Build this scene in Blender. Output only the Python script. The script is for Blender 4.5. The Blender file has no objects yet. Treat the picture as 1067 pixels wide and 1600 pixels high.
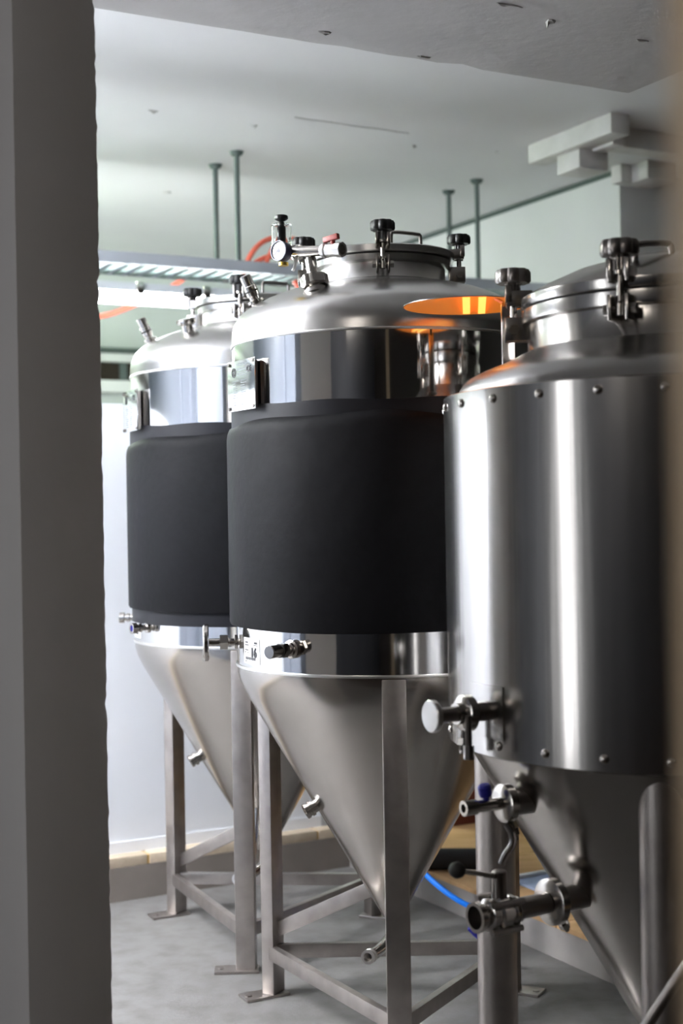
import bpy, bmesh, math, random
from mathutils import Vector, Matrix
random.seed(7)
C = bpy.context.scene.collection
R = math.radians
sc = bpy.context.scene

# ---------------------------------------------------------------- camera, world, exposure
CAM_Z, FPX = 1.29, 2200.0
cam_data = bpy.data.cameras.new('camera')
cam = bpy.data.objects.new('camera', cam_data); C.objects.link(cam)
cam.location = (0, 0, CAM_Z); cam.rotation_euler = (R(90), R(1.0), 0)
cam_data.sensor_fit = 'VERTICAL'; cam_data.sensor_height = 36; cam_data.lens = 36 * FPX / 1600
cam_data.dof.use_dof = True; cam_data.dof.focus_distance = 3.28; cam_data.dof.aperture_fstop = 2.8
cam_data.clip_start = 0.02
sc.camera = cam
world = bpy.data.worlds.new('world'); sc.world = world; world.use_nodes = True
world.node_tree.nodes['Background'].inputs[0].default_value = (0.8, 0.9, 1, 1)
world.node_tree.nodes['Background'].inputs[1].default_value = 0.05
sc.view_settings.view_transform = 'Standard'; sc.view_settings.look = 'None'
sc.view_settings.exposure = 2.62; sc.view_settings.gamma = 1.0; sc.view_settings.use_curve_mapping = False

LAMP_FAR, LAMP_TRAY, LAMP_LEFT, FILL_NEAR, GLOW_AMBER, DAYLIGHT = 19.0, 8.0, 54.0, 5.0, 0.26, 1.35  # the near and amber strengths belong to added sources

# room axes: a runs along the far wall (62 degrees right of the view), b runs away from the doorway
CA, SA = 0.881, 0.473
def W(a, b, z=0.0): return Vector((a * CA - b * SA, a * SA + b * CA, z))
ROOM = math.atan2(SA, CA)
def at(px, py, Y):                       # a point of the 1067x1600 picture at depth Y
    A, B = px - 533.5, 800.0 - py
    c, s = math.cos(R(1)), math.sin(R(1))
    return Vector(((A * c + B * s) / FPX * Y, Y, CAM_Z + (-A * s + B * c) / FPX * Y))

# ---------------------------------------------------------------- materials
def mat(name, col, rough=0.5, metal=0.0, **k):
    m = bpy.data.materials.new(name); m.use_nodes = True
    nt = m.node_tree; b = nt.nodes['Principled BSDF']
    b.inputs['Base Color'].default_value = (*col, 1); b.inputs['Roughness'].default_value = rough; b.inputs['Metallic'].default_value = metal
    for kk, v in k.items():
        if kk in b.inputs: b.inputs[kk].default_value = v
    return m
def N(m, t, **k):
    n = m.node_tree.nodes.new(t)
    for kk, v in k.items(): setattr(n, kk, v)
    return n
def L(m, a, b): m.node_tree.links.new(a, b)
def noise_on(m, scale, vec_scale=(1, 1, 1), cols=None, rough=None, bump=None, detail=5, lo=0.22, hi=0.78, rot=(0, 0, 0)):
    b = m.node_tree.nodes['Principled BSDF']
    tc = N(m, 'ShaderNodeTexCoord'); mp = N(m, 'ShaderNodeMapping'); mp.inputs['Scale'].default_value = vec_scale; mp.inputs['Rotation'].default_value = rot
    L(m, tc.outputs['Object'], mp.inputs['Vector'])
    no = N(m, 'ShaderNodeTexNoise'); no.inputs['Scale'].default_value = scale; no.inputs['Detail'].default_value = detail
    L(m, mp.outputs[0], no.inputs['Vector'])
    if cols:
        cr = N(m, 'ShaderNodeValToRGB'); e = cr.color_ramp.elements
        e[0].position, e[1].position = lo, hi; e[0].color, e[1].color = (*cols[0], 1), (*cols[1], 1)
        L(m, no.outputs['Fac'], cr.inputs[0])
        old = b.inputs['Base Color'].links
        if old:
            mx = N(m, 'ShaderNodeMix', data_type='RGBA', blend_type='MULTIPLY'); mx.inputs[0].default_value = 1
            L(m, old[0].from_socket, mx.inputs[6]); L(m, cr.outputs[0], mx.inputs[7]); L(m, mx.outputs[2], b.inputs['Base Color'])
        else: L(m, cr.outputs[0], b.inputs['Base Color'])
    if rough:
        mr = N(m, 'ShaderNodeMapRange'); mr.inputs[1].default_value, mr.inputs[2].default_value = lo, hi
        mr.inputs[3].default_value, mr.inputs[4].default_value = rough
        L(m, no.outputs['Fac'], mr.inputs[0]); L(m, mr.outputs[0], b.inputs['Roughness'])
    if bump:
        bp = N(m, 'ShaderNodeBump'); bp.inputs['Strength'].default_value = bump[0]; bp.inputs['Distance'].default_value = bump[1]
        L(m, no.outputs['Fac'], bp.inputs['Height'])
        if b.inputs['Normal'].links: L(m, b.inputs['Normal'].links[0].from_socket, bp.inputs['Normal'])
        L(m, bp.outputs[0], b.inputs['Normal'])
    return m
def glow(name, col, strength):
    m = bpy.data.materials.new(name); m.use_nodes = True
    b = m.node_tree.nodes['Principled BSDF']
    b.inputs['Base Color'].default_value = (*col, 1); b.inputs['Emission Color'].default_value = (*col, 1); b.inputs['Emission Strength'].default_value = strength
    return m
M = {}
M['mirror'] = noise_on(mat('mirror_steel', (0.66, 0.65, 0.64), 0.07, 1), 5, (1, 1, .35), rough=(0.04, 0.11), bump=(0.06, 0.02), detail=2)
M['brushed'] = noise_on(mat('brushed_steel', (0.60, 0.585, 0.57), 0.27, 1), 3, cols=((0.54, 0.525, 0.51), (0.64, 0.63, 0.615)))
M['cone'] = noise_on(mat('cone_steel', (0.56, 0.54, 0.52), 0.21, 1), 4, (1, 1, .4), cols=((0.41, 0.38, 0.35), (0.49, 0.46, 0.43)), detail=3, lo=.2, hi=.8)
M['clad'] = noise_on(mat('cladding_steel', (0.5, 0.48, 0.46), 0.2, 1), 26, (1, 1, .02), cols=((0.42, 0.40, 0.38), (0.56, 0.54, 0.52)), detail=3, bump=(0.10, 0.006))
M['dull'] = noise_on(noise_on(mat('dull_steel', (0.5, 0.47, 0.45), 0.4, 1), 30, (1, 1, .1), rough=(0.32, 0.48)), 18, cols=((0.36, 0.325, 0.305), (0.50, 0.465, 0.44)))
M['fit'] = mat('fitting_steel', (0.50, 0.47, 0.44), 0.2, 1)
M['darkfit'] = mat('dark_fitting_steel', (0.30, 0.275, 0.26), 0.3, 1)
M['seam'] = mat('weld_seam', (0.72, 0.7, 0.68), 0.35, 1)
M['foam'] = noise_on(noise_on(mat('black_foam_rubber', (0.022, 0.022, 0.026), 0.62, **{'Specular IOR Level': .15}), 55, cols=((0.004, 0.004, 0.005), (0.007, 0.007, 0.0085)), bump=(0.25, 0.003)), 4, bump=(0.2, 0.02))
M['tape'] = mat('black_foam_tape', (0.008, 0.008, 0.011), 0.45, **{'Specular IOR Level': .25})
M['black'] = mat('black_plastic', (0.012, 0.012, 0.012), 0.4)
M['gasket'] = mat('dark_gasket', (0.02, 0.018, 0.016), 0.6)
M['red'] = mat('red_lever', (0.28, 0.03, 0.02), 0.45)
M['redhose'] = mat('red_hose', (0.80, 0.16, 0.10), 0.5)
M['bluehose'] = mat('blue_hose', (0.0, 0.20, 0.85), 0.35)
M['blue'] = mat('blue_plastic', (0.02, 0.02, 0.30), 0.4)
M['white'] = mat('white_face', (0.85, 0.85, 0.85), 0.5)
M['ink'] = mat('ink', (0.03, 0.03, 0.035), 0.6)
M['etch'] = mat('etched_grey', (0.16, 0.18, 0.2), 0.4)
M['plate'] = mat('plate_steel', (0.74, 0.75, 0.75), 0.12, 1)
M['casing'] = mat('navy_casing', (0.03, 0.03, 0.08), 0.4)
M['brass'] = mat('brass', (0.6, 0.4, 0.08), 0.35, 1)
M['clear'] = mat('clear_bowl', (1, 1, 1), 0.03, 0, **{'Transmission Weight': 1.0, 'IOR': 1.12})
M['ceil'] = noise_on(noise_on(mat('ceiling_paint', (0.74, 0.74, 0.75), 0.8), 1.3, cols=((0.76, 0.75, 0.765), (0.84, 0.83, 0.845))), 40, bump=(0.15, 0.004))
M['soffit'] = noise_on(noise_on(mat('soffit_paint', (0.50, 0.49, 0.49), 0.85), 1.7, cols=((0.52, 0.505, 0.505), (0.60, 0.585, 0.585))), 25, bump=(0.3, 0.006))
M['column'] = noise_on(noise_on(mat('column_paint', (0.40, 0.385, 0.375), 0.8), 1.6, (1, 1, .5), cols=((0.56, 0.535, 0.515), (0.64, 0.615, 0.595))), 30, bump=(0.25, 0.004))
M['wall'] = noise_on(mat('wall_paint', (0.68, 0.70, 0.68), 0.75), 1.4, cols=((0.70, 0.71, 0.695), (0.78, 0.79, 0.775)))
M['wallblue'] = noise_on(mat('blue_grey_paint', (0.17, 0.19, 0.23), 0.7), 1.4, cols=((0.14, 0.16, 0.20), (0.19, 0.21, 0.255)))
M['wallg'] = mat('grey_green_wall', (0.50, 0.54, 0.51), 0.75)
M['dim'] = mat('dim_wall', (0.05, 0.045, 0.042), 0.8)
M['panel'] = mat('white_panel', (0.80, 0.82, 0.85), 0.45)
M['floor'] = noise_on(noise_on(noise_on(mat('floor_screed', (0.36, 0.36, 0.365), 0.5), 1.5, cols=((0.165, 0.16, 0.155), (0.25, 0.243, 0.237)), rough=(0.42, 0.62)), 14, cols=((0.74, 0.72, 0.71), (1, 1, 1)), lo=0.3, hi=0.6), 90, bump=(0.2, 0.003))
M['darkfloor'] = mat('dark_floor', (0.07, 0.05, 0.04), 0.5)
M['plinth'] = noise_on(mat('plinth_render', (0.34, 0.315, 0.295), 0.85), 8, cols=((0.30, 0.278, 0.26), (0.37, 0.345, 0.325)), bump=(0.3, 0.006))
M['curb'] = noise_on(mat('curb_render', (0.22, 0.19, 0.165), 0.85), 8, cols=((0.19, 0.163, 0.14), (0.25, 0.215, 0.19)), bump=(0.3, 0.006))
M['ply'] = noise_on(mat('ply_top', (0.62, 0.38, 0.18), 0.6), 4, (1, 6, 1), cols=((0.50, 0.29, 0.12), (0.68, 0.43, 0.22)))
M['timber'] = noise_on(mat('pale_timber', (0.66, 0.55, 0.41), 0.65), 5, (1, 12, 6), cols=((0.55, 0.44, 0.31), (0.72, 0.61, 0.47)), bump=(0.2, 0.003))
M['timberend'] = mat('orange_timber_end', (0.62, 0.40, 0.14), 0.7)
M['whitewood'] = noise_on(mat('painted_batten', (0.74, 0.72, 0.70), 0.7), 12, cols=((0.66, 0.64, 0.62), (0.78, 0.76, 0.74)), bump=(0.3, 0.004))
M['tray'] = mat('galvanised_tray', (0.46, 0.49, 0.54), 0.45, 0.35)
M['rung'] = mat('tray_rung', (0.22, 0.29, 0.28), 0.6, 0.0)
M['rod'] = mat('threaded_rod', (0.10, 0.13, 0.12), 0.5, 0.3)
M['lampbody'] = mat('lamp_body', (0.55, 0.56, 0.60), 0.5)
M['darkglass'] = mat('dark_glazing', (0.030, 0.024, 0.018), 0.15)
M['tanwood'] = noise_on(mat('tan_jamb', (0.55, 0.40, 0.24), 0.6), 6, (1, 1, .1), cols=((0.72, 0.54, 0.35), (0.80, 0.62, 0.42)))
M['darkred'] = mat('dark_red_paint', (0.16, 0.035, 0.02), 0.6)
M['pipeins'] = mat('black_pipe_sleeve', (0.02, 0.018, 0.018), 0.7)
M['sheet'] = mat('pale_blue_plastic', (0.45, 0.55, 0.75), 0.4)
M['copper'] = glow('amber_diffuser', (1, .28, .03), .05)  # glowing colour that imitates a warm reflection in glass
M['chip'] = noise_on(mat('old_plaster', (0.42, 0.41, 0.40), 0.9), 60, cols=((0.33, 0.32, 0.31), (0.6, 0.59, 0.58)))

# ---------------------------------------------------------------- mesh helpers
def dirM(p, d, xhint=None):              # local Z along d
    z = Vector(d).normalized(); h = Vector(xhint) if xhint is not None else (Vector((0, 0, 1)) if abs(z.z) < .95 else Vector((1, 0, 0)))
    x = h.cross(z).normalized() if xhint is None else (h - z * h.dot(z)).normalized()
    y = z.cross(x)
    m = Matrix((x, y, z)).transposed().to_4x4(); m.translation = Vector(p); return m
class MB:
    def __init__(s): s.bm = bmesh.new()
    def add(s, vs, fs, M_=None):
        b = [s.bm.verts.new(M_ @ Vector(v) if M_ else Vector(v)) for v in vs]
        for f in fs:
            try: s.bm.faces.new([b[i] for i in f])
            except ValueError: pass
        return s
    def box(s, c, size, M_=None, bev=0.0):
        t = bmesh.new(); bmesh.ops.create_cube(t, size=1, matrix=Matrix.Translation(c) @ Matrix.Diagonal((*size, 1)))
        if bev: bmesh.ops.bevel(t, geom=list(t.edges), offset=bev, segments=2, profile=.6, affect='EDGES')
        t.verts.ensure_lookup_table(); t.verts.index_update()
        s.add([v.co.copy() for v in t.verts], [[v.index for v in f.verts] for f in t.faces], M_); t.free(); return s
    def lathe(s, prof, seg=48, M_=None, mod=None, closed=False):
        vs, fs, rings = [], [], []
        for r, z in prof:
            if r < 1e-7: rings.append([len(vs)]); vs.append((0, 0, z))
            else:
                st = len(vs); rings.append(list(range(st, st + seg)))
                for k in range(seg):
                    a = 2 * math.pi * k / seg; rr, zz = mod(a, r, z) if mod else (r, z)
                    vs.append((rr * math.cos(a), rr * math.sin(a), zz))
        pairs = list(zip(rings, rings[1:])) + ([(rings[-1], rings[0])] if closed else [])
        for A, B in pairs:
            for k in range(seg):
                k2 = (k + 1) % seg
                if len(A) == 1 and len(B) == 1: break
                if len(A) == 1: fs.append((A[0], B[k], B[k2]))
                elif len(B) == 1: fs.append((A[k], A[k2], B[0]))
                else: fs.append((A[k], A[k2], B[k2], B[k]))
        return s.add(vs, fs, M_)
    def cyl(s, p0, p1, r, r1=None, seg=18, ch=0.0):
        p0, p1 = Vector(p0), Vector(p1); h = (p1 - p0).length; r1 = r if r1 is None else r1
        return s.lathe([(0, 0), (r - ch, 0), (r, ch), (r1, h - ch), (r1 - ch, h), (0, h)] if ch else [(0, 0), (r, 0), (r1, h), (0, h)], seg, dirM(p0, p1 - p0))
    def bar(s, p0, p1, w, h, up=(0, 0, 1), bev=0.0):     # rectangular bar: w across, h along up
        p0, p1 = Vector(p0), Vector(p1); z = (p1 - p0).normalized(); u = Vector(up); u = (u - z * u.dot(z)).normalized(); x = u.cross(z)
        m = Matrix((x, u, z)).transposed().to_4x4(); m.translation = (p0 + p1) / 2
        return s.box((0, 0, 0), (w, h, (p1 - p0).length), m, bev)
    def tube(s, pts, r, seg=12, smooth=0):
        P = [Vector(p) for p in pts]
        for _ in range(smooth):
            Q = [P[0]]
            for i in range(len(P) - 1): Q += [P[i] * .75 + P[i + 1] * .25, P[i] * .25 + P[i + 1] * .75]
            P = Q + [P[-1]]
        vs, fs = [], []; x = None
        for i, p in enumerate(P):
            t = (P[min(i + 1, len(P) - 1)] - P[max(i - 1, 0)]).normalized()
            if x is None: x = t.cross(Vector((0, 0, 1)) if abs(t.z) < .9 else Vector((1, 0, 0))).normalized()
            else: x = (x - t * x.dot(t)).normalized()
            y = t.cross(x)
            vs += [p + (x * math.cos(2 * math.pi * k / seg) + y * math.sin(2 * math.pi * k / seg)) * r for k in range(seg)]
        n = len(P)
        for i in range(n - 1):
            for k in range(seg): fs.append((i * seg + k, i * seg + (k + 1) % seg, (i + 1) * seg + (k + 1) % seg, (i + 1) * seg + k))
        fs += [tuple(range(seg)), tuple(range((n - 1) * seg, n * seg))]
        return s.add(vs, fs)
    def prism(s, out, z0, z1, M_=None):
        n = len(out)
        return s.add([(x, y, z0) for x, y in out] + [(x, y, z1) for x, y in out],
                     [tuple(range(n)), tuple(range(n, 2 * n))] + [(i, (i + 1) % n, n + (i + 1) % n, n + i) for i in range(n)], M_)
    def mesh(s, name, smooth=35):
        bmesh.ops.recalc_face_normals(s.bm, faces=s.bm.faces[:])
        me = bpy.data.meshes.new(name); s.bm.to_mesh(me); s.bm.free()
        if smooth:
            me.polygons.foreach_set('use_smooth', [True] * len(me.polygons)); me.set_sharp_from_angle(angle=R(smooth))
        return me
    def build(s, name, m, parent=None, smooth=35): return link(name, s.mesh(name, smooth), m, parent)
def link(name, me, m=None, parent=None, M_=None):
    if m and not me.materials: me.materials.append(M[m] if isinstance(m, str) else m)
    o = bpy.data.objects.new(name, me); C.objects.link(o)
    if parent: o.parent = parent
    if M_ is not None: o.matrix_local = M_
    return o
def tag(o, label, cat=None, group=None, kind=None):
    o['label'] = label
    if cat: o['category'] = cat
    if group: o['group'] = group
    if kind: o['kind'] = kind
    return o
def empty(name, loc, label, cat, group=None, rotz=0.0):
    o = bpy.data.objects.new(name, None); C.objects.link(o); o.location = loc; o.rotation_euler = (0, 0, rotz); o.empty_display_size = .05
    return tag(o, label, cat, group)
def struct(name, mb, m, label):
    o = mb.build(name, m); o['kind'] = 'structure'; o['label'] = label; return o
RM = Matrix.Rotation(ROOM, 4, 'Z')       # a,b,z -> world
def rbox(mb, a0, a1, b0, b1, z0, z1, bev=0.0): return mb.box(((a0 + a1) / 2, (b0 + b1) / 2, (z0 + z1) / 2), (a1 - a0, b1 - b0, z1 - z0), RM, bev)
def text_mesh(txt, size, M_, mapf=None):
    cu = bpy.data.curves.new('lettering', 'FONT'); cu.body = txt; cu.size = size; cu.extrude = size * .03; cu.offset = size * .03; cu.resolution_u = 2; cu.align_x = 'CENTER'; cu.align_y = 'CENTER'
    o = bpy.data.objects.new('lettering', cu); me = bpy.data.meshes.new_from_object(o); bpy.data.objects.remove(o); me.materials.clear()
    for v in me.vertices: v.co = mapf(v.co) if mapf else M_ @ v.co
    return me

# ---------------------------------------------------------------- the room
AL, AR, BN, BF, CEIL, SOF = -2.2, 3.95, -2.4, 8.0, 2.75, 2.40
struct('floor', rbox(MB(), AL - .1, 5.6, BN - .1, BF + .1, -.1, 0), 'floor', 'grey screeded concrete floor with pale scuffs under the tanks')
ceiling = struct('ceiling', rbox(MB(), AL - .1, 5.6, BN - .1, BF + .1, CEIL, CEIL + .1), 'ceil', 'white painted concrete ceiling with hanging rods')
wl = MB(); rbox(wl, AL - .1, AL, BN, 1.98, 0, CEIL); rbox(wl, AL - .1, AL, 2.34, BF, 0, CEIL); rbox(wl, AL - .1, AL, 1.98, 2.34, 2.30, CEIL); rbox(wl, AL - .1, AL, 1.98, 2.34, 0, .12)
for b in (3.35, 4.05): rbox(wl, AL, AL + .12, b, b + .16, 0, CEIL)  # unseen pilasters added to put dark strips into the steel reflections
struct('wall_left', wl, 'wallblue', 'blue grey painted wall on the left beyond the column')
w2 = struct('window_2', rbox(rbox(rbox(rbox(MB(), AL - .09, AL - .02, 1.98, 2.02, .12, 2.30), AL - .09, AL - .02, 2.30, 2.34, .12, 2.30), AL - .09, AL - .02, 1.98, 2.34, 2.25, 2.30), AL - .09, AL - .02, 1.98, 2.34, .12, .17), 'lampbody', 'tall narrow daylit window in the left wall beside the doorway')
rbox(MB(), AL - .07, AL - .06, 2.02, 2.30, .17, 2.25).build('pane', glow('frosted_daylight', (.95, .97, 1), DAYLIGHT), w2)
struct('wall_far', rbox(MB(), AL, AR, BF, BF + .1, 0, CEIL), 'wallg', 'grey green far wall behind the cable tray')
struct('wall_right', rbox(MB(), AR, 5.5, 4.77, BF + .1, 0, CEIL - .012), 'wall', 'pale wall block with a sharp corner behind the clad tank')
struct('wall_side', rbox(MB(), 5.5, 5.6, BN, 4.77, 0, CEIL), 'dim', 'dim wall far right of the tanks')
struct('wall_doorway', rbox(MB(), AL, .716, 2.956, 3.04, 0, CEIL), 'wallblue', 'painted wall running left from the concrete column')  # added out of view, blocks the left tubes from the column side
struct('wall_near', rbox(MB(), AL, 5.5, BN - .1, BN, 0, CEIL), 'dim', 'dim wall behind the camera')
struct('floor_doorway', rbox(MB(), AL, 5.5, BN, 1.6, 0, .004), 'darkfloor', 'dark brown floor of the room before the tank room')  # added out of view so the cone steel reflects a darker floor
# lowered slab over the doorway with a ragged far edge
def ragged_slab():
    mb = MB(); n = 70; a0, a1, b1 = AL, 2.482, 2.955
    vs, fs = [], []
    for k in range(n + 1):
        a = a0 + (a1 - a0) * k / n; j = random.gauss(0, .003)
        if random.random() < .10: j -= random.uniform(.004, .012)
        vs += [(a, BN, SOF), (a, b1 - .03, SOF), (a, b1 + j, SOF + abs(j) * .4), (a, b1 + j * .3, SOF + .02), (a, b1, CEIL), (a, BN, CEIL)]
    for k in range(n):
        for q in range(6): fs.append((k * 6 + q, k * 6 + (q + 1) % 6, k * 6 + 6 + (q + 1) % 6, k * 6 + 6 + q))
    fs += [tuple(range(6)), tuple(range(n * 6, n * 6 + 6))]
    return mb.add(vs, fs, RM)
beam = struct('beam', ragged_slab(), 'soffit', 'lowered grey concrete slab across the top with a chipped edge')
def chip(a, b, z, L_, w, rot, parent, hang=0.0):
    mb = MB(); n = 9; top, bot = [], []
    for k in range(n):
        t = 2 * math.pi * k / n; q = random.uniform(.55, 1.1); x, y = L_ * q * math.cos(t), w * q * math.sin(t)
        top.append((x, y, .004)); bot.append((x * .6, y * .6, -random.uniform(.001, .004) - (hang * .25 if k == 2 else 0)))
    mb.add(top + bot, [tuple(range(n)), tuple(range(n, 2 * n))] + [(i, (i + 1) % n, n + (i + 1) % n, n + i) for i in range(n)])
    o = mb.build('plaster_chip', 'chip', parent, 0); o.location = W(a, b, z); o.rotation_euler = (0, 0, rot)
for a, b, L_, w, rot, hg in ((1.526, 2.875, .028, .012, .6, .02), (1.952, 2.589, .024, .014, 1.2, .05), (1.809, 2.549, .05, .010, .5, 0), (1.823, 2.93, .03, .006, .5, 0), (2.235, 2.604, .03, .007, .4, 0)): chip(a, b, SOF, L_, w, rot, beam, hg)
for a, b, L_, w, rot, hg in ((1.829, 4.786, .04, .014, .6, .02), (2.239, 4.811, .02, .010, 0, .03), (2.947, 4.814, .025, .012, 1, .02), (2.341, 5.967, .03, .02, .2, 0), (3.3, 4.75, .02, .012, .7, .02)): chip(a, b, CEIL, L_, w, rot, ceiling, hg)
cr = MB(); P = [W(2.327 + .5 * t, 4.648 + .011 * t + random.uniform(-.004, .004), CEIL - .001) for t in [k / 10 for k in range(11)]]
cr.tube(P, .0022, 6).build('crack_line', 'chip', ceiling)
# concrete column at the left
def column():
    mb = MB(); n = 160; a0, a1, b0, b1 = .716, .878, 2.6, 2.95; vs, fs = [], []
    for k in range(n + 1):
        z = SOF * k / n; j = random.gauss(0, .0007) - (.004 * random.random() if random.random() < .06 else 0)
        vs += [(a0, b0, z), (a0 + .02, b0 - .0005, z), (a1 - .012, b0, z), (a1 + j, b0 + .004, z), (a1 + j * .6, b0 + .02, z), (a1, b1, z), (a0, b1, z)]
    for k in range(n):
        for q in range(7): fs.append((k * 7 + q, k * 7 + (q + 1) % 7, k * 7 + 7 + (q + 1) % 7, k * 7 + 7 + q))
    fs += [tuple(range(7)), tuple(range(n * 7, n * 7 + 7))]
    return mb.add(vs, fs, RM)
struct('column', column(), 'column', 'grey painted concrete column at the left edge of the view')
# curb, timber plate and white partition
curb = struct('trim_1', rbox(MB(), AL, 2.43, 4.51, 4.70, 0, .112), 'curb', 'brown rendered curb along the foot of the white partition')
for k, (a0, a1) in enumerate(((AL, -.6), (-.595, 1.655), (1.664, 2.30), (2.308, 2.43))):
    rbox(MB(), a0, a1, 4.512, 4.60, .112, .146, .003).build('plank', 'timber', curb)
for a in (1.6595, 2.304): rbox(MB(), a - .0045, a + .0045, 4.516, 4.59, .113, .142).build('joint_wedge', 'timberend', curb)
part = struct('wall_middle', rbox(MB(), AL, 2.345, 4.572, 4.60, .146, 1.672), 'panel', 'white partition panel standing on the timber capped curb')
rbox(MB(), 2.345, 2.372, 4.565, 4.605, .146, 1.68, .002).build('edge_post', 'tray', part)
rbox(MB(), AL, 2.345, 4.566, 4.572, .146, .185).build('base_strip', 'panel', part)
plat = struct('trim_2', rbox(MB(), 2.43, 3.93, .4, 4.70, 0, .09), 'plinth', 'raised plinth beside the right hand tank')
for k in range(6):
    b0 = .4 + k * .7167; rbox(MB(), 2.425, 3.93, b0, b0 + .713, .09, .105, .002).build('board', 'ply', plat)
# far wall rails and high window band
for z0, z1, d, m, lb in ((2.255, 2.285, .05, 'rod', 'thin dark rail above the dark window band'), (2.02, 2.09, .06, 'wall', 'white sill rail just below the dark window band'), (1.88, 1.92, .04, 'rod', 'thin dark rail low behind the partition top'), (2.20, 2.25, .05, 'wall', 'white head rail just above the dark window band')):
    o = rbox(MB(), AL, AR, BF - d, BF, z0, z1, .004).build('trim_3', m); o['kind'] = 'structure'; o['label'] = lb
win = struct('window_1', rbox(MB(), AL, AR, BF - .03, BF, 2.09, 2.20), 'rod', 'dark high level window band in the far wall')
for k in range(6): rbox(MB(), AL + .05 + k, AL + 1.0 + k, BF - .036, BF - .03, 2.095, 2.195).build('pane', 'darkglass', win)
rbox(MB(), 1.85, 1.93, BF - .05, BF - .036, 2.095, 2.195).build('mullion', 'timberend', win)
# dark joint between right wall and ceiling
o = rbox(MB(), AR - .004, AR + .02, 4.77, BF, CEIL - .022, CEIL - .001).build('trim_4', 'rod'); o['kind'] = 'structure'; o['label'] = 'dark joint between the right wall and the ceiling'
# near jamb, out of focus
struct('door_1', MB().box((.1795, .47, 1.375), (.122, .05, 2.75)), 'tanwood', 'tan wooden door jamb close to the camera at the right edge')

# ---------------------------------------------------------------- lamps
def batten(a0, a1, b, z, strength, col, label, clips=(), wide=.055):
    root = empty('light_fixture', W((a0 + a1) / 2, b, z), label, 'light', 'tube lights in the tank room', ROOM)
    h = (a1 - a0) / 2
    MB().box((0, 0, .035), (2 * h, wide, .035), None, .004).build('housing', 'lampbody', root)
    tm = glow('tube_glow', col, strength)
    MB().cyl((-h + .03, 0, -.008), (h - .03, 0, -.008), .026, seg=16).build('tube', tm, root)
    for s in (-1, 1): MB().box((s * (h - .015), 0, -.005), (.03, .05, .06), None, .004).build('end_cap', 'lampbody', root)
    for c in clips: MB().box((c - (a0 + a1) / 2, -.034, .03), (.03, .014, .05), None, .003).build('clip', 'fit', root)
    return root
batten(.95, 2.62, 5.40, 2.175, LAMP_TRAY, (.93, .98, 1), 'lit tube light hanging under the grey cable tray', (1.98, 2.27))
batten(.3, 1.75, 6.7, 2.62, LAMP_FAR, (.76, 1, .68), 'greenish tube light on the ceiling behind the column')
batten(-1.5, .35, 3.6, 2.34, LAMP_LEFT, (.97, .98, 1), 'tube light hanging nearest the doorway wall left of the column')
batten(-1.6, .25, 4.25, 2.30, LAMP_LEFT, (.95, .98, 1), 'tube light hanging before the white partition left of the column')
batten(-1.9, -.6, .5, 2.34, FILL_NEAR, (1, .93, .85), 'tube light under the slab behind the camera')  # fill added for the column and jamb, no such fixture known

# ---------------------------------------------------------------- cable tray with rods
tray = empty('cable_tray', W(2.0, 5.305, 2.27), 'grey perforated cable tray hung on rods above the tube light', 'cable tray', None, ROOM)
def TL(a0, a1, b0, b1, z0, z1): return MB().box(((a0 + a1) / 2 - 2.0, (b0 + b1) / 2 - 5.305, (z0 + z1) / 2 - 2.27), (a1 - a0, b1 - b0, z1 - z0), None, .002)
for b in (5.165, 5.43): TL(-.5, 3.9, b, b + .012, 2.262, 2.308).build('side_rail', 'tray', tray)
me = TL(-.5, -.465, 5.177, 5.43, 2.264, 2.270).mesh('rung')
for k in range(70): link('rung', me, 'rung', tray, Matrix.Translation((k * .0628, 0, 0)))
for a, b in ((2.335, 5.19), (2.34, 5.42), (3.5, 5.20), (3.5, 5.43)):
    mb = MB().cyl((a - 2, b - 5.305, .0), (a - 2, b - 5.305, CEIL - 2.27), .011, seg=10); mb.lathe([(0, 0), (.03, 0), (.022, -.015), (0, -.015)], 12, Matrix.Translation((a - 2, b - 5.305, CEIL - 2.27)))
    mb.build('hanger_rod', 'rod', tray)
def hose(name, pts, r, m, label, cat, group=None, sm=3): return tag(MB().tube(pts, r, 10, sm).build(name, m), label, cat, group)
G = 'red hoses by the cable tray'
hose('hose', [W(2.40, 5.30, 2.28), W(2.46, 5.30, 2.40), W(2.56, 5.30, 2.45), W(2.70, 5.30, 2.43), W(2.86, 5.30, 2.33), W(2.9, 5.3, 2.28)], .011, 'redhose', 'red hose arching up over the tray behind the gauge', 'hose', G)
hose('hose', [W(2.42, 5.36, 2.28), W(2.52, 5.36, 2.37), W(2.66, 5.36, 2.385), W(2.78, 5.36, 2.35), W(2.84, 5.36, 2.28)], .011, 'redhose', 'red hose in a lower flatter arch on the tray', 'hose', G)
hose('hose', [W(2.50, 5.32, 2.28), W(2.53, 5.32, 2.36), W(2.57, 5.32, 2.43)], .010, 'redhose', 'short red hose crossing upright between the two arches', 'hose', G)
hose('hose', [W(1.5, 5.9, 2.10), W(1.97, 5.9, 2.147), W(2.15, 5.9, 2.217), W(2.31, 5.9, 2.30), W(2.40, 5.9, 2.36), W(2.44, 5.9, 2.44)], .012, 'redhose', 'red hose sagging below the lit tube light at left', 'hose', G)
hose('hose', [W(2.60, 5.22, 2.25), W(2.66, 5.22, 2.18), W(2.74, 5.22, 2.15), W(2.82, 5.22, 2.18), W(2.84, 5.22, 2.25)], .011, 'redhose', 'red hose looping below the tray behind the centre tank', 'hose', G)

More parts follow.
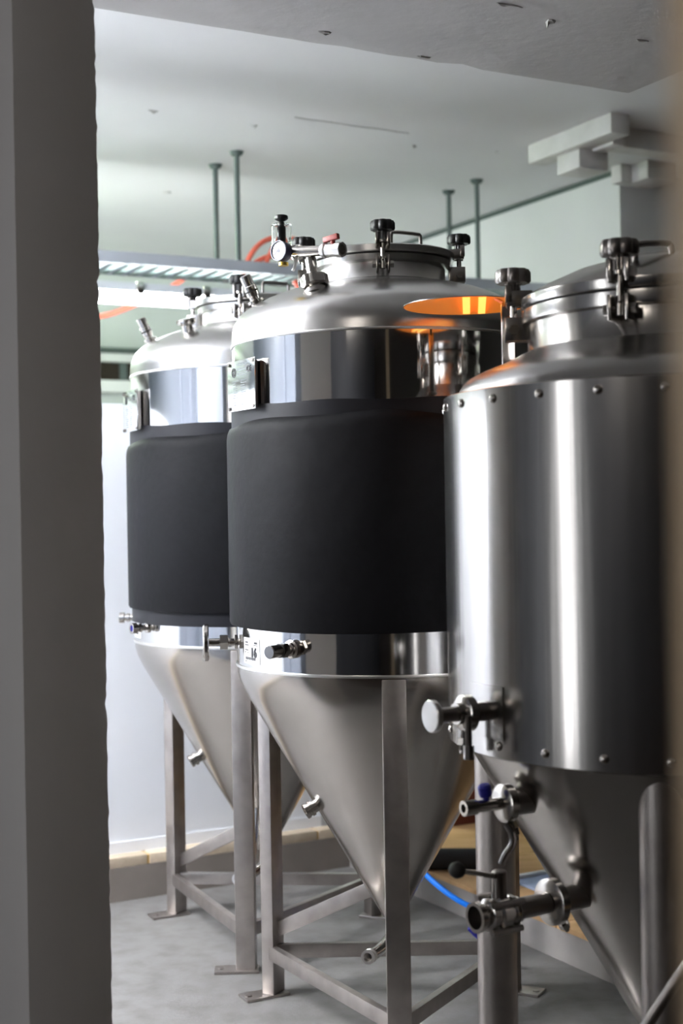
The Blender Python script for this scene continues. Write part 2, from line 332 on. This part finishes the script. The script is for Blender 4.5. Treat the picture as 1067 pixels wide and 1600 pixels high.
# white timber battens fixed to the ceiling
G = 'white wooden blocks on the ceiling'
def block(a0, a1, b0, b1, z0, z1, label): tag(rbox(MB(), a0, a1, b0, b1, z0, z1, .003).build('wooden_block', 'whitewood'), label, 'block', G)
block(3.36, 3.447, 4.10, 4.62, CEIL - .075, CEIL, 'long white wooden batten on the ceiling pointing into the room')
block(3.51, 3.85, 4.24, 4.33, CEIL - .075, CEIL, 'white wooden batten on the ceiling lying crosswise to the right')
block(3.449, 3.508, 4.20, 4.328, CEIL - .085, CEIL, 'small white block wedged between the two ceiling battens')
block(3.39, 3.53, 4.33, 4.47, CEIL - .15, CEIL - .076, 'square white block fixed beneath the ceiling battens')
block(3.96, 4.12, 4.60, 4.77, CEIL - .075, CEIL, 'white wooden block at the top of the wall corner')
block(3.90, 3.955, 4.70, 4.765, CEIL - .075, CEIL, 'tiny white block beside the wall corner under the ceiling')

# ---------------------------------------------------------------- tank fittings
def star(n, r, depth, seg=64):
    return lambda a, rr, z: (rr * (1 - depth * (0.5 - 0.5 * math.cos(n * a)) ** 2), z)
def clamp(parent, ang, rr, zl, s, knob_mat, steel):
    """swing clamp at the lid edge: ang from the front, positive to the right"""
    m = Matrix.Translation((0, 0, zl)) @ Matrix.Rotation(ang, 4, 'Z') @ Matrix.Translation((0, -rr, 0)) @ Matrix.Scale(s, 4)   # local: -y outward
    mb = MB()
    for x in (-.014, .014):
        mb.box((x, -.004, -.040), (.006, .042, .040), m, .002)        # lower lug on the neck
        mb.box((x, .000, .012), (.007, .044, .026), m, .002)          # fork on the lid
        mb.box((x, -.018, .020), (.008, .012, .030), m, .002)
    mb.box((0, .016, .012), (.032, .012, .020), m, .002)
    mb.cyl(m @ Vector((-.024, -.010, -.042)), m @ Vector((.024, -.010, -.042)), .0055 * s, seg=10)
    for x in (-.022, .022): mb.lathe([(0, -.004), (.009, -.004), (.009, .004), (0, .004)], 6, m @ dirM((x, -.010, -.042), (1, 0, 0)))
    mb.lathe([(0, -.052), (.009, -.052), (.009, -.034), (.006, -.030), (.006, .04), (0, .04)], 12, m @ Matrix.Translation((0, -.010, 0)))
    mb.lathe([(0, .010), (.014, .010), (.014, .016), (0, .016)], 14, m @ Matrix.Translation((0, -.010, 0)))
    o = mb.build('lid_clamp', steel, parent)
    k = MB().lathe([(0, .032), (.013, .032), (.0125, .052), (.016, .056), (.028, .056), (.0305, .060), (.0305, .074), (.027, .0795), (.012, .081), (0, .081)], 48, m @ Matrix.Translation((0, -.010, -.017)), star(8, .03, .13))
    k.build('knob', knob_mat, o)
    return o
def rad(ang, r=1.0): return Vector((r * math.sin(ang), -r * math.cos(ang), 0))
def leg(parent, ang, d, top, cone_r, plate_dir):
    m = Matrix.Rotation(ang, 4, 'Z')
    mb = MB(); mb.box((0, -d, .006 + (top - .006) / 2), (.056, .037, top - .006), m, .0035)
    o = mb.build('leg', 'dull', parent)
    c = rad(ang, d); pd = Vector((*plate_dir, 0)).normalized()
    q = dirM((c.x + pd.x * .028, c.y + pd.y * .028, .004), (0, 0, 1), pd)
    pm = MB().box((0, 0, 0), (.125, .062, .008), q, .002); pm.cyl(q @ Vector((.046, 0, .003)), q @ Vector((.046, 0, .0062)), .009, seg=12)
    pm.build('foot_plate', 'dull', o)
    return o
def cone_prof(zt, r0): return [(r0, zt), (r0 - .001, zt - .02), (r0 - .008, zt - .045), (r0 - .023, zt - .077)]
def on_cyl(r, a0, z0): return lambda co: Vector((r * math.sin(a0 + co.x / r), -r * math.cos(a0 + co.x / r), z0 + co.y)) + rad(a0 + co.x / r, co.z)
def patch(r, a0, z0, w, h, t=.0008, n=8):
    mb = MB(); vs = []; f = on_cyl(r, a0, z0)
    for k in range(n + 1):
        x = -w / 2 + w * k / n
        vs += [f(Vector((x, -h / 2, 0))), f(Vector((x, h / 2, 0))), f(Vector((x, h / 2, t))), f(Vector((x, -h / 2, t)))]
    fs = [(0, 1, 2, 3), (n * 4, n * 4 + 1, n * 4 + 2, n * 4 + 3)]
    for k in range(n):
        for q in range(4): fs.append((k * 4 + q, k * 4 + (q + 1) % 4, k * 4 + 4 + (q + 1) % 4, k * 4 + 4 + q))
    return mb.add(vs, fs)
def add_marks(mb, rects, f):
    for x, y, w, h in rects:
        mb.add([f(Vector((x + i * w, y + j * h, .0009 + .0003 * k))) for k in (0, 1) for j in (0, 1) for i in (0, 1)],
               [(0, 1, 3, 2), (4, 5, 7, 6), (0, 1, 5, 4), (2, 3, 7, 6), (0, 2, 6, 4), (1, 3, 7, 5)])

RP, Z1, Z2 = .384, 1.709, .912
def insulated_tank(loc, label, rot, lower_strip):
    t = empty('fermentation_tank', loc, label, 'tank', 'black jacketed conical tanks')
    # body
    MB().lathe([(0, Z2), (RP, Z2), (RP, Z1), (0, Z1)], 96).build('shell', 'mirror', t)
    dome = MB().lathe([(0, Z1), (RP + .0005, Z1), (RP + .0005, Z1 + .022), (.3835, 1.744), (.3775, 1.765), (.367, 1.782), (.352, 1.7955), (.335, 1.806), (.3016, 1.8235), (.26, 1.840), (.21, 1.8535), (.17, 1.861), (.16, 1.866), (0, 1.866)], 96).build('dome', 'brushed', t)
    MB().lathe([(RP - .003, Z1 - .004), (RP + .0025, Z1 - .003), (RP + .0035, Z1), (RP + .0025, Z1 + .003), (RP - .003, Z1 + .004)], 96, closed=True).build('weld_seam', 'seam', t)
    MB().lathe([(RP - .003, Z2 - .004), (RP + .003, Z2 - .0035), (RP + .004, Z2), (RP + .003, Z2 + .0035), (RP - .003, Z2 + .004)], 96, closed=True).build('weld_seam', 'seam', t)
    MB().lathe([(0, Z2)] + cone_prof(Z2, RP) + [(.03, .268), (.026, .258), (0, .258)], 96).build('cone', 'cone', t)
    # insulation
    w = lambda a, r, z: (r + .0012 * math.sin(5 * a + 1) + .0008 * math.sin(11 * a), z + (.006 * math.sin(3 * a + .6) + .004 * math.sin(7 * a) if z > 1.4 else .0015 * math.sin(4 * a)))
    MB().lathe([(.382, 1.012), (.400, 1.012), (.403, 1.018), (.403, 1.48), (.401, 1.496), (.396, 1.508), (.388, 1.514), (.382, 1.514)], 128, None, w, True).build('insulation_jacket', 'foam', t)
    w2 = lambda a, r, z: (r, z + (.004 * math.sin(2 * a + 2) + .002 * math.sin(9 * a) if z > 1.53 else 0))
    MB().lathe([(.383, 1.49), (.3885, 1.49), (.3885, 1.552), (.383, 1.552)], 128, None, w2, True).build('jacket_tape', 'tape', t)
    if lower_strip: MB().lathe([(.383, .972), (.391, .972), (.391, 1.03), (.383, 1.03)], 96, None, None, True).build('jacket_tape', 'tape', t)
    # manway
    MB().lathe([(0, 1.855), (.170, 1.855), (.163, 1.866), (.162, 1.90), (.176, 1.904), (.178, 1.918), (0, 1.918)], 72).build('neck', 'brushed', t)
    MB().lathe([(0, 1.918), (.176, 1.918), (.176, 1.9215), (0, 1.9215)], 72).build('gasket', 'gasket', t)
    lid = MB().lathe([(0, 1.9215), (.184, 1.9215), (.186, 1.924), (.186, 1.938), (.182, 1.941), (.16, 1.945), (.09, 1.955), (0, 1.960)], 72).build('lid', 'brushed', t)
    hp = [Vector((.025, -.02, 1.95)), Vector((.025, -.02, 1.995)), Vector((.030, -.017, 2.0)), Vector((.098, .022, 2.0)), Vector((.103, .025, 1.995)), Vector((.103, .025, 1.945))]
    MB().tube(hp, .0048, 10, 1).build('handle', 'darkfit', lid)
    for q in range(4): clamp(t, rot + q * math.pi / 2 - .01, .188, 1.928, 1.0, 'black', 'fit')
    # legs on a tripod, tie bars and one strut
    LA = [rot * .6 + R(x) for x in (0, -120, 120)]
    for a, pd in zip(LA, ((-1, -.05), (-.85, -.45), (.85, -.45))): leg(t, a, .366, .906, 0, pd)
    p = [rad(a, .366) for a in LA]
    for i, j, off, z in ((0, 1, .012, .118), (0, 2, .012, .118), (1, 2, -.004, .118)):
        d = (p[j] - p[i]).normalized(); n = Vector((d.y, -d.x, 0)); n = n if n.dot(p[i] + p[j]) > 0 else -n
        MB().bar(p[i] + n * off + Vector((0, 0, z)), p[j] + n * off + Vector((0, 0, z)), .02, .037, bev=.002).build('tie_bar', 'dull', t)
    MB().bar(p[1] + Vector((.015, .0, .175)), Vector((-.03, .045, .325)), .022, .037, bev=.002).build('strut', 'dull', t)
    # outlet elbow
    o = MB().tube([(0, 0, .275), (0, 0, .235), (-.004, -.012, .21), (-.015, -.04, .205), (-.04, -.12, .205), (-.062, -.195, .217)], .0145, 14, 2).build('outlet_pipe', 'fit', t)
    e = Vector((-.062, -.195, .217)); dd = Vector((-.025, -.075, .010)).normalized()
    MB().lathe([(.009, 0), (.0175, 0), (.0175, .006), (.015, .008), (.015, .014), (.0175, .016), (.0175, .024), (.011, .024), (.009, .02)], 20, dirM(e - dd * .004, dd), None, True).build('threaded_end', 'seam', o)
    # cone sample port at the left
    q = rad(R(-72), .197) + Vector((0, 0, .556)); nd = (rad(R(-72)) + Vector((0, 0, -.5))).normalized()
    MB().lathe([(0, -.02), (.016, -.02), (.016, .012), (.020, .013), (.020, .02), (.017, .021), (.017, .026), (.0195, .027), (.0195, .034), (.011, .034), (.010, .02), (0, .02)], 20, dirM(q, nd)).build('sample_port', 'fit', t)
    # relief valve leaning out on the left shoulder
    q = rad(R(-82), .318) + Vector((0, 0, 1.815)); nd = (rad(R(-82)) * .42 + Vector((0, -.1, 1))).normalized()
    rv = MB().lathe([(0, -.02), (.015, -.02), (.015, .006), (.021, .008), (.021, .014), (.013, .016), (.013, .024), (.0165, .026), (.0165, .050), (.0150, .052), (.0150, .078), (.011, .081), (0, .081)], 20, dirM(q, nd)).build('relief_valve', 'fit', t)
    MB().lathe([(.0, .036), (.0171, .036), (.0171, .040), (0, .040)], 20, dirM(q, nd)).build('groove', 'gasket', rv)
    # nameplate on a stand-off box
    an = R(-60.5) if rot == 0 else R(-66); c = rad(an, .400) + Vector((0, 0, 1.600)); nm = dirM(c, rad(an), rad(an + math.pi / 2))
    npl = MB().box((0, 0, 0), (.150, .122, .003), nm, .0006).build('nameplate', 'plate', t)
    MB().box((0, 0, -.009), (.112, .112, .014), nm).build('standoff', 'darkfit', npl)
    for x in (-.068, .068):
        for y in (-.054, .054): MB().lathe([(0, 0), (.0048, 0), (.0042, .003), (0, .004)], 10, nm @ Matrix.Translation((x, y, .0013))).build('screw', 'darkfit', npl)
    mk = MB(); ring = nm @ Matrix.Translation((-.040, .033, .0017))
    mk.lathe([(.009, 0), (.0115, 0), (.0115, .0006), (.009, .0006)], 24, ring, None, True)
    for x, y, w_, h_ in ((-.008, -.0016, .016, .0032), (-.003, -.0075, .006, .005), (-.003, .0028, .006, .005)): mk.box((x + w_ / 2, y + h_ / 2, .0003), (w_, h_, .0006), ring)
    mk.build('emblem', 'ink', npl)
    bg = MB()
    for y in (.053, .0495, .041, .037, .030, .025): bg.box((.006, y, .0018), (.060, .0014, .0005), nm)
    for k in range(22):
        y = .012 - (k // 2) * .0058; x = -.048 + (k % 2) * .046 + random.uniform(0, .006); l = random.uniform(.012, .032); bg.box((x + l / 2, y, .0018), (l, .0015, .0005), nm)
    bg.build('engraved_lines', 'etch', npl)['kind'] = 'stuff'
    link('lettering', text_mesh('CE', .020, nm @ Matrix.Translation((.044, .036, .0022))), 'ink', npl)
    # paper sticker on the lower band
    f = on_cyl(RP, R(-61.5) + rot, .957); st = patch(RP, R(-61.5) + rot, .957, .088, .062).build('label_sticker', 'white', t)
    mk = MB(); rects = [(-.036, .012, .024, .003), (-.034, .018, .019, .004), (.016, .014, .020, .002), (.018, .018, .016, .005), (-.036, .000, .022, .003), (-.036, -.006, .005, .004), (-.020, -.006, .006, .003), (-.008, -.006, .004, .003), (-.036, -.027, .012, .002)]
    rects += [(-.034 + k * .0032, -.022, .0012 + .0008 * (k % 3), .007) for k in range(19)]
    add_marks(mk, rects, f); mk.build('printed_lines', 'ink', st)['kind'] = 'stuff'
    link('lettering', text_mesh('16', .031, None, lambda co: f(Vector((co.x + .017, co.y - .004, .0020 + co.z)))), 'ink', st)
    return t
def plug_valve(t, ang, z, big):
    c = rad(ang, RP) + Vector((0, 0, z)); m = dirM(c, rad(ang))
    if big:
        o = MB().lathe([(0, -.01), (.022, -.01), (.022, .010), (.017, .012), (.017, .020), (.0125, .022), (.0125, .030), (.016, .031), (.016, .046), (.0115, .047), (.0115, .050), (.015, .051), (.0155, .086), (.014, .088), (0, .088)], 24, m).build('sample_valve', 'fit', t)
        MB().lathe([(0, .030), (.0185, .030), (.0185, .046), (0, .046)], 6, m).build('hex_nut', 'fit', o)
        MB().lathe([(0, .0502), (.0163, .0502), (.0163, .0525), (0, .0525)], 24, m).build('groove', 'gasket', o)
    else:
        o = MB().lathe([(0, -.01), (.016, -.01), (.016, .006), (.009, .008), (.009, .020), (.013, .021), (.013, .030), (.010, .031), (.010, .036), (.016, .037), (.016, .052), (.010, .052), (.009, .044), (0, .044)], 20, m).build('sample_valve', 'fit', t)
        MB().lathe([(0, .045), (.0088, .045), (.0088, .0475), (0, .0475)], 16, m).build('blue_core', 'blue', o)
    return o

LB, LC, LA_ = Vector((.1126, 3.5946, 0)), Vector((-.2553, 4.3392, 0)), Vector((.666, 2.842, 0))
tb = insulated_tank(LB, 'black jacketed steel tank in the centre with gauge and red valve on top', 0.0, False)
tc = insulated_tank(LC, 'black jacketed steel tank farthest back, beside the white partition', R(-9), True)
# fittings only the centre tank has
plug_valve(tb, R(-37), .972, True)
c = Vector((-RP, -.03, .966)); m = dirM(c, (-1, -.10, 0))
dt = MB().lathe([(0, -.02), (.018, -.02), (.018, .004), (.009, .006), (.009, .018), (.0125, .020), (.0125, .024), (.009, .026), (.009, .034), (0, .034)], 20, m).lathe([(0, .022), (.020, .022), (.020, .042), (0, .042)], 6, m).lathe([(0, .040), (.010, .040), (.010, .072), (0, .072)], 16, m).build('dial_thermometer', 'fit', tb)
MB().lathe([(0, .070), (.044, .070), (.047, .073), (.047, .081), (.044, .084), (0, .084)], 40, m).build('dial_case', 'fit', dt)
MB().lathe([(0, .0842), (.042, .0842), (.042, .0848), (0, .0848)], 40, m).build('dial_face', 'white', dt)
# pressure regulator assembly
def loc(v, base=LB): return Vector(v) - base
base = loc(at(493, 450, 3.345)); up = (loc(at(484, 398, 3.36)) - base).normalized()
T0, TR, TLf = loc(at(484, 393, 3.355)), loc(at(541, 388, 3.27)), loc(at(443, 394, 3.385)); ax = (TR - TLf).normalized()
pr = MB().lathe([(0, -.02), (.016, -.02), (.016, .008), (.0135, .010), (.0135, .075), (0, .075)], 20, dirM(base, up)).cyl(TLf, T0 + ax * .040, .0125, seg=18).build('regulator_pipe', 'fit', tb)
MB().lathe([(0, .004), (.030, .004), (.034, .008), (.034, .028), (.030, .031), (.016, .032), (0, .032)], 40, dirM(base, up), star(8, .03, .10)).build('coupling_nut', 'fit', pr)
MB().lathe([(0, -.012), (.026, -.012), (.028, -.006), (.024, 0), (0, 0)], 24, dirM(base, up)).build('ferrule', 'seam', pr)
v0 = T0 + ax * .036
MB().lathe([(0, 0), (.014, 0), (.014, .006), (.0185, .007), (.0185, .014), (.014, .016), (.0165, .018), (.0165, .046), (.0185, .047), (.0185, .062), (.0125, .062), (.0115, .040), (0, .040)], 8, dirM(v0, ax)).build('ball_valve', 'seam', pr)
hb = v0 + ax * .034 + Vector((0, 0, .017))
MB().box((0, 0, 0), (.044, .012, .014), dirM(hb + Vector((-.004, 0, .011)), (0, 0, 1), ax) @ Matrix.Rotation(-.12, 4, 'Y'), .003).cyl(hb - Vector((0, 0, .012)), hb + Vector((0, 0, .008)), .006).build('red_lever', 'red', pr)
for k, dx in enumerate((-.046, -.034)): MB().lathe([(0, -.004), (.018, -.004), (.019, 0), (.018, .004), (0, .004)], 24, dirM(T0 + ax * dx, ax)).build('clamp_ring', 'fit', pr)
MB().tube([T0 + ax * -.040 + Vector((0, -.012, -.012)), T0 + ax * -.043 + Vector((0, -.018, -.022)), T0 + ax * -.046 + Vector((0, -.016, -.036)), T0 + ax * -.052 + Vector((0, -.014, -.046))], .0042, 8, 2).build('clamp_lever', 'white', pr)
gc = loc(at(436, 392, 3.36)); gn = Vector((-.62, -.78, .02)).normalized(); gm = dirM(gc, gn)
ga = MB().lathe([(0, -.026), (.020, -.026), (.0235, -.020), (.0245, 0), (.0245, .004), (.022, .004), (.0215, .0), (0, 0)], 36, gm).build('gauge', 'casing', pr)
gf = MB().lathe([(0, .0002), (.0212, .0002), (.0212, .0012), (0, .0012)], 36, gm).build('gauge_face', 'white', pr)
mk = MB()
for k in range(13):
    a = R(225 - k * 22.5); mk.box((0, 0, 0), (.0010, .0035, .0004), gm @ Matrix.Translation((.0175 * math.cos(a), .0175 * math.sin(a), .0015)) @ Matrix.Rotation(a - math.pi / 2, 4, 'Z'))
mk.box((-.004, -.004, .0016), (.0016, .02, .0005), gm @ Matrix.Rotation(R(-42), 4, 'Z')); mk.lathe([(0, .001), (.004, .001), (.004, .002), (0, .002)], 12, gm)
mk.build('gauge_marks', 'casing', pr)['kind'] = 'stuff'
MB().cyl(gc - gn * .02, TLf + ax * .004, .009).build('gauge_stem', 'brass', pr)
MB().lathe([(0, -.014), (.012, -.014), (.012, -.006), (0, -.006)], 14, dirM(gc + Vector((.010, 0, -.022)), (0, 0, 1))).build('lower_cap', 'brass', pr)
bc = loc(at(440, 384, 3.40))
MB().lathe([(.0245, -.006), (.0245, .050), (.019, .053), (.0175, .050), (.022, .046), (.022, -.006)], 28, Matrix.Translation(bc), None, True).build('sight_bowl', 'clear', pr)
MB().lathe([(0, -.012), (.0255, -.012), (.0255, -.004), (.012, -.002), (.0105, .001), (.0105, .044), (.007, .048), (.008, .056), (.005, .058), (.005, .064), (0, .064)], 24, Matrix.Translation(bc)).build('regulator_core', 'black', pr)
MB().lathe([(0, .056), (.006, .058), (.014, .062), (.0165, .064), (.0165, .071), (.0145, .073), (0, .073)], 36, Matrix.Translation(bc), star(12, .016, .06)).build('knob', 'black', pr)
# fittings only the rear tank has
plug_valve(tc, R(-56), .962, False); plug_valve(tc, R(-92), .975, False)
q = rad(R(-38), .298) + Vector((0, 0, 1.826))
MB().lathe([(0, -.02), (.017, -.02), (.017, .016), (.027, .020), (.029, .026), (.027, .034), (.016, .036), (0, .036)], 28, dirM(q, rad(R(-38)) * .25 + Vector((0, 0, 1)))).build('capped_port', 'fit', tc)
MB().tube([(-.01, -.18, .42), (-.03, -.20, .16), (-.05, -.22, .06), (-.07, -.225, .012)], .0075, 10, 1).build('drain_rod', 'fit', tc)

# ---------------------------------------------------------------- clad tank at the right
ta = empty('clad_tank', LA_, 'large steel clad tank at the right with riveted edges and valves', 'tank')
RA, ZT, ZB = .4555, 1.5165, .831
MB().lathe([(0, ZB - .005), (RA - .012, ZB - .005), (RA, ZB), (RA, ZT - .002), (RA - .003, ZT), (RA - .030, ZT + .004), (0, ZT + .004)], 128).build('cladding', 'clad', ta)
MB().lathe([(0, ZT), (.4265, ZT), (.424, ZT + .012), (.416, ZT + .024), (.403, ZT + .036), (.38, ZT + .0475), (.34, ZT + .063), (.315, ZT + .074), (.30, ZT + .082), (.284, ZT + .09), (0, ZT + .09)], 96).build('dome', 'brushed', ta)
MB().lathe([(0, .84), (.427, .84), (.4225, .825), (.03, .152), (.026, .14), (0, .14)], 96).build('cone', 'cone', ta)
MB().tube([(0, 0, .16), (0, 0, .07), (.02, -.02, .045), (.12, -.08, .045)], .026, 14, 2).build('outlet_pipe', 'fit', ta)
MB().lathe([(0, ZT + .075), (.287, ZT + .080), (.282, ZT + .090), (.282, 1.660), (.2925, 1.664), (.2935, 1.669), (.2935, 1.689), (0, 1.689)], 96).build('neck', 'clad', ta)
MB().lathe([(0, 1.689), (.286, 1.689), (.286, 1.6935), (0, 1.6935)], 72).build('gasket', 'gasket', ta)
lid = MB().lathe([(0, 1.6935), (.2935, 1.6935), (.295, 1.696), (.295, 1.713), (.291, 1.7165), (.25, 1.738), (.19, 1.764), (.11, 1.786), (.05, 1.795), (0, 1.797)], 96).build('lid', 'clad', ta)
h0 = at(992, 381, 2.66) - LA_; h1 = at(1049, 379, 2.72) - LA_
MB().tube([h0 + Vector((0, 0, -.06)), h0 + Vector((0, 0, -.006)), h0 + Vector((.006, 0, 0)), h1 - Vector((.008, 0, 0)), h1 + Vector((0, 0, -.008)), h1 + Vector((0, 0, -.06))], .0062, 10, 1).build('handle', 'darkfit', lid)
for a in (-29, -95, 29, 89, 149, -151): clamp(ta, R(a), .298, 1.702, 1.2, 'darkfit', 'fit')
rv = MB().lathe([(.0085, -.002), (.0085, .002), (.0065, .0045), (.003, .006), (0, .0062)], 14).mesh('rivet')
for z in (ZT - .022, ZB + .022):
    for k in range(25):
        a = R(.2 - k * 14.4); link('rivet', rv, 'fit', ta, dirM(rad(a, RA) + Vector((0, 0, z)), rad(a)))
# round pipe legs
for a in (-17, -107, 73, 163):
    p = rad(R(a), .372)
    o = MB().lathe([(0, .008), (.0415, .008), (.0415, .834), (.0405, .834), (0, .834)], 32, Matrix.Translation(p)).build('leg', 'dull', ta)
    MB().lathe([(0, 0), (.07, 0), (.07, .008), (0, .008)], 28, Matrix.Translation(p)).build('foot_plate', 'seam', o)
pp = [rad(R(a), .372) for a in (-17, 73, 163, -107)]
MB().cyl(at(960, 1678, 2.36) - LA_, at(1120, 1436, 2.36) - LA_, .010, seg=14).build('strut', 'dull', ta)
# fittings along their own axes
def radial(ang, r, z, tilt=0.0):
    d = (rad(R(ang)) + Vector((0, 0, tilt))).normalized(); return dirM(rad(R(ang), r) + Vector((0, 0, z)), d), d
def tri_clamp(parent, m, zc, r, wing_dir):
    o = MB().lathe([(0, zc - .012), (r * .8, zc - .012), (r, zc - .008), (r, zc + .008), (r * .8, zc + .012), (0, zc + .012)], 36, m).build('tri_clamp', 'fit', parent)
    c = m @ Vector((0, 0, zc)); w = Vector(wing_dir).normalized(); e = c + w * (r + .005)
    MB().cyl(c + w * r * .9, e + w * .030, .005, seg=10).cyl(e + w * .008, e + w * .020, .011, seg=6).build('clamp_bolt', 'fit', o)
    return o
m, d = radial(-62, RA, .914)
v1 = MB().lathe([(0, -.02), (.018, -.02), (.018, .05), (.014, .052), (.014, .10), (.012, .102), (.012, .114), (0, .114)], 24, m).build('sample_valve', 'darkfit', ta)
MB().lathe([(0, .112), (.028, .112), (.030, .114), (.030, .122), (.028, .124), (0, .124)], 32, m).build('push_disc', 'seam', v1)
tri_clamp(v1, m, .045, .034, (-.15, -.1, -1)); 
MB().lathe([(0, .030), (.020, .030), (.020, .068), (0, .068)], 20, m).build('valve_body', 'fit', v1)
for s in (-1, 1):
    q = m @ Vector((s * .030, 0, .060 - .03 * (s < 0))); MB().cyl(q, q + Vector((0, 0, -.075)), .0065, seg=10).cyl(q + Vector((0, 0, -.055)), q + Vector((0, 0, -.08)), .010, seg=8).build('hanging_bolt', 'darkfit', v1)
patch(RA, R(-62), .914, .105, .098, .0025, 10).build('weld_plate', 'clad', ta)
m, d = radial(-62, .352, .738)
v2 = MB().lathe([(0, -.06), (.026, -.06), (.026, .052), (0, .052)], 24, m).build('sample_valve', 'darkfit', ta)
tri_clamp(v2, m, .064, .036, (.25, -.2, -1))
MB().lathe([(0, .076), (.010, .076), (.0115, .078), (.0115, .130), (.0145, .131), (.0145, .158), (.008, .158), (.007, .14), (0, .14)], 20, m).build('cock_body', 'fit', v2)
q = m @ Vector((0, 0, .105)); MB().lathe([(0, 0), (.006, 0), (.006, .016), (.011, .018), (.013, .024), (.013, .036), (.010, .040), (0, .040)], 16, dirM(q, (-.15, -.1, 1))).build('blue_knob', 'blue', v2)
c2 = m @ Vector((0, 0, .066)); MB().tube([c2 + Vector((.0, -.02, -.034)), c2 + Vector((.012, -.026, -.052)), c2 + Vector((.012, -.026, -.072)), c2 + Vector((-.004, -.026, -.092)), c2 + Vector((-.010, -.024, -.108))], .007, 10, 2).build('wing_nut', 'fit', v2)
m, d = radial(-58, .262, .545, -.0)
v3 = MB().lathe([(0, -.06), (.024, -.06), (.024, .055), (0, .055)], 28, m).lathe([(0, .082), (.020, .082), (.020, .150), (.024, .152), (.024, .165), (0, .165)], 28, m).build('outlet_valve', 'darkfit', ta)
tri_clamp(v3, m, .068, .044, (.5, .5, -1))
MB().lathe([(0, .163), (.028, .163), (.030, .167), (.030, .174), (.027, .177), (.027, .182), (.033, .186), (.033, .204), (.027, .208), (.027, .213), (.030, .216), (.030, .226), (.022, .230), (.022, .240), (.028, .242), (.028, .252), (.021, .252), (.019, .21), (0, .21)], 32, m).build('valve_body', 'fit', v3)
for k in range(4):
    a = k * math.pi / 2 + .7; MB().cyl(m @ Vector((.036 * math.cos(a), .036 * math.sin(a), .160)), m @ Vector((.036 * math.cos(a), .036 * math.sin(a), .230)), .006, seg=8).build('body_bolt', 'darkfit', v3)
q = m @ Vector((0, 0, .194)); MB().cyl(q + Vector((0, 0, .025)), q + Vector((0, 0, .078)), .0145, seg=20, ch=.002).build('stem', 'darkfit', v3)
q2 = q + Vector((0, 0, .066)); le = at(717, 1360, 2.50) - LA_
MB().tube([q2, le], .005, 10).build('lever', 'fit', v3)
dl = (le - q2).normalized(); MB().lathe([(0, -.015), (.008, -.0128), (.013, -.008), (.015, 0), (.013, .008), (.008, .0128), (0, .015)], 24, dirM(le + dl * .006, dl)).build('lever_ball', 'gasket', v3)

# ---------------------------------------------------------------- amber disc added between the front tanks, imitating a reflection in glass
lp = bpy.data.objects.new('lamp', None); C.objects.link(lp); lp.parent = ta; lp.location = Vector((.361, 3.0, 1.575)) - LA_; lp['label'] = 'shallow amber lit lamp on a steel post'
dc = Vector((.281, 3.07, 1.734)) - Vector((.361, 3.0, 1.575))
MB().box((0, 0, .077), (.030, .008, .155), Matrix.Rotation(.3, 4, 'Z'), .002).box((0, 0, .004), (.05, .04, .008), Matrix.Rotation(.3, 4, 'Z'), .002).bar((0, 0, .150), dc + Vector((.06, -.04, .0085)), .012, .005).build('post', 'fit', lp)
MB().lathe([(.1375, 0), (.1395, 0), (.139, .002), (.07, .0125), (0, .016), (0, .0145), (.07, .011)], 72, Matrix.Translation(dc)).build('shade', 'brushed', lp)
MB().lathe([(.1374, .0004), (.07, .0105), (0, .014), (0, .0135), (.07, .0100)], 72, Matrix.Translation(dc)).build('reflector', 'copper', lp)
tm = glow('amber_glow', (1, .50, .10), GLOW_AMBER)
for x in (-.002, .032): MB().bar(dc + Vector((x - .010, -.120, .0006)), dc + Vector((x + .012, .120, .0006)), .016, .002).build('light_strip', tm, lp)  # bright bars of the imitated reflection, built as glowing strips

# ---------------------------------------------------------------- things on the plinth and floor
pc = [W(2.36, 4.02, .140), W(2.61, 3.858, .140)]
tag(MB().cyl(pc[0] + Vector((0, 0, 0)), pc[1], .034, seg=24, ch=.003).build('pipe', 'pipeins'), 'black sleeved pipe lying on the plinth edge behind the cone', 'pipe')
tag(rbox(MB(), 2.80, 3.7, 4.46, 4.69, .105, .80, .006).build('cabinet', 'darkred'), 'dark red cabinet standing at the back of the plinth', 'cabinet')
sh = empty('plastic_tray', W(2.72, 3.56, .106), 'pale blue plastic tray with a white rim on the plinth', 'tray', None, ROOM)
MB().box((0, 0, .004), (.30, .26, .008), None, .002).build('base', 'sheet', sh)
for x, y, sx, sy in ((0, .135, .32, .02), (0, -.135, .32, .012), (.155, 0, .012, .27)): MB().box((x, y, .010), (sx, sy, .018), None, .002).build('rim', 'white', sh)
hose('hose', [at(640, 1335, 4.32), at(658, 1360, 4.24), at(688, 1388, 4.18), at(720, 1410, 4.14), at(748, 1422, 4.12), at(775, 1440, 4.13), at(800, 1480, 4.14), at(806, 1495, 4.08)], .0085, 'bluehose', 'bright blue hose hanging from behind the centre cone to the floor', 'hose')
tag(MB().tube([at(735, 1448, 3.9), at(748, 1462, 3.9), at(770, 1470, 3.92), at(790, 1500, 3.96)], .012, 10, 2).build('hose_end', 'blue'), 'short dark blue hose end beside the clad tank leg', 'hose')
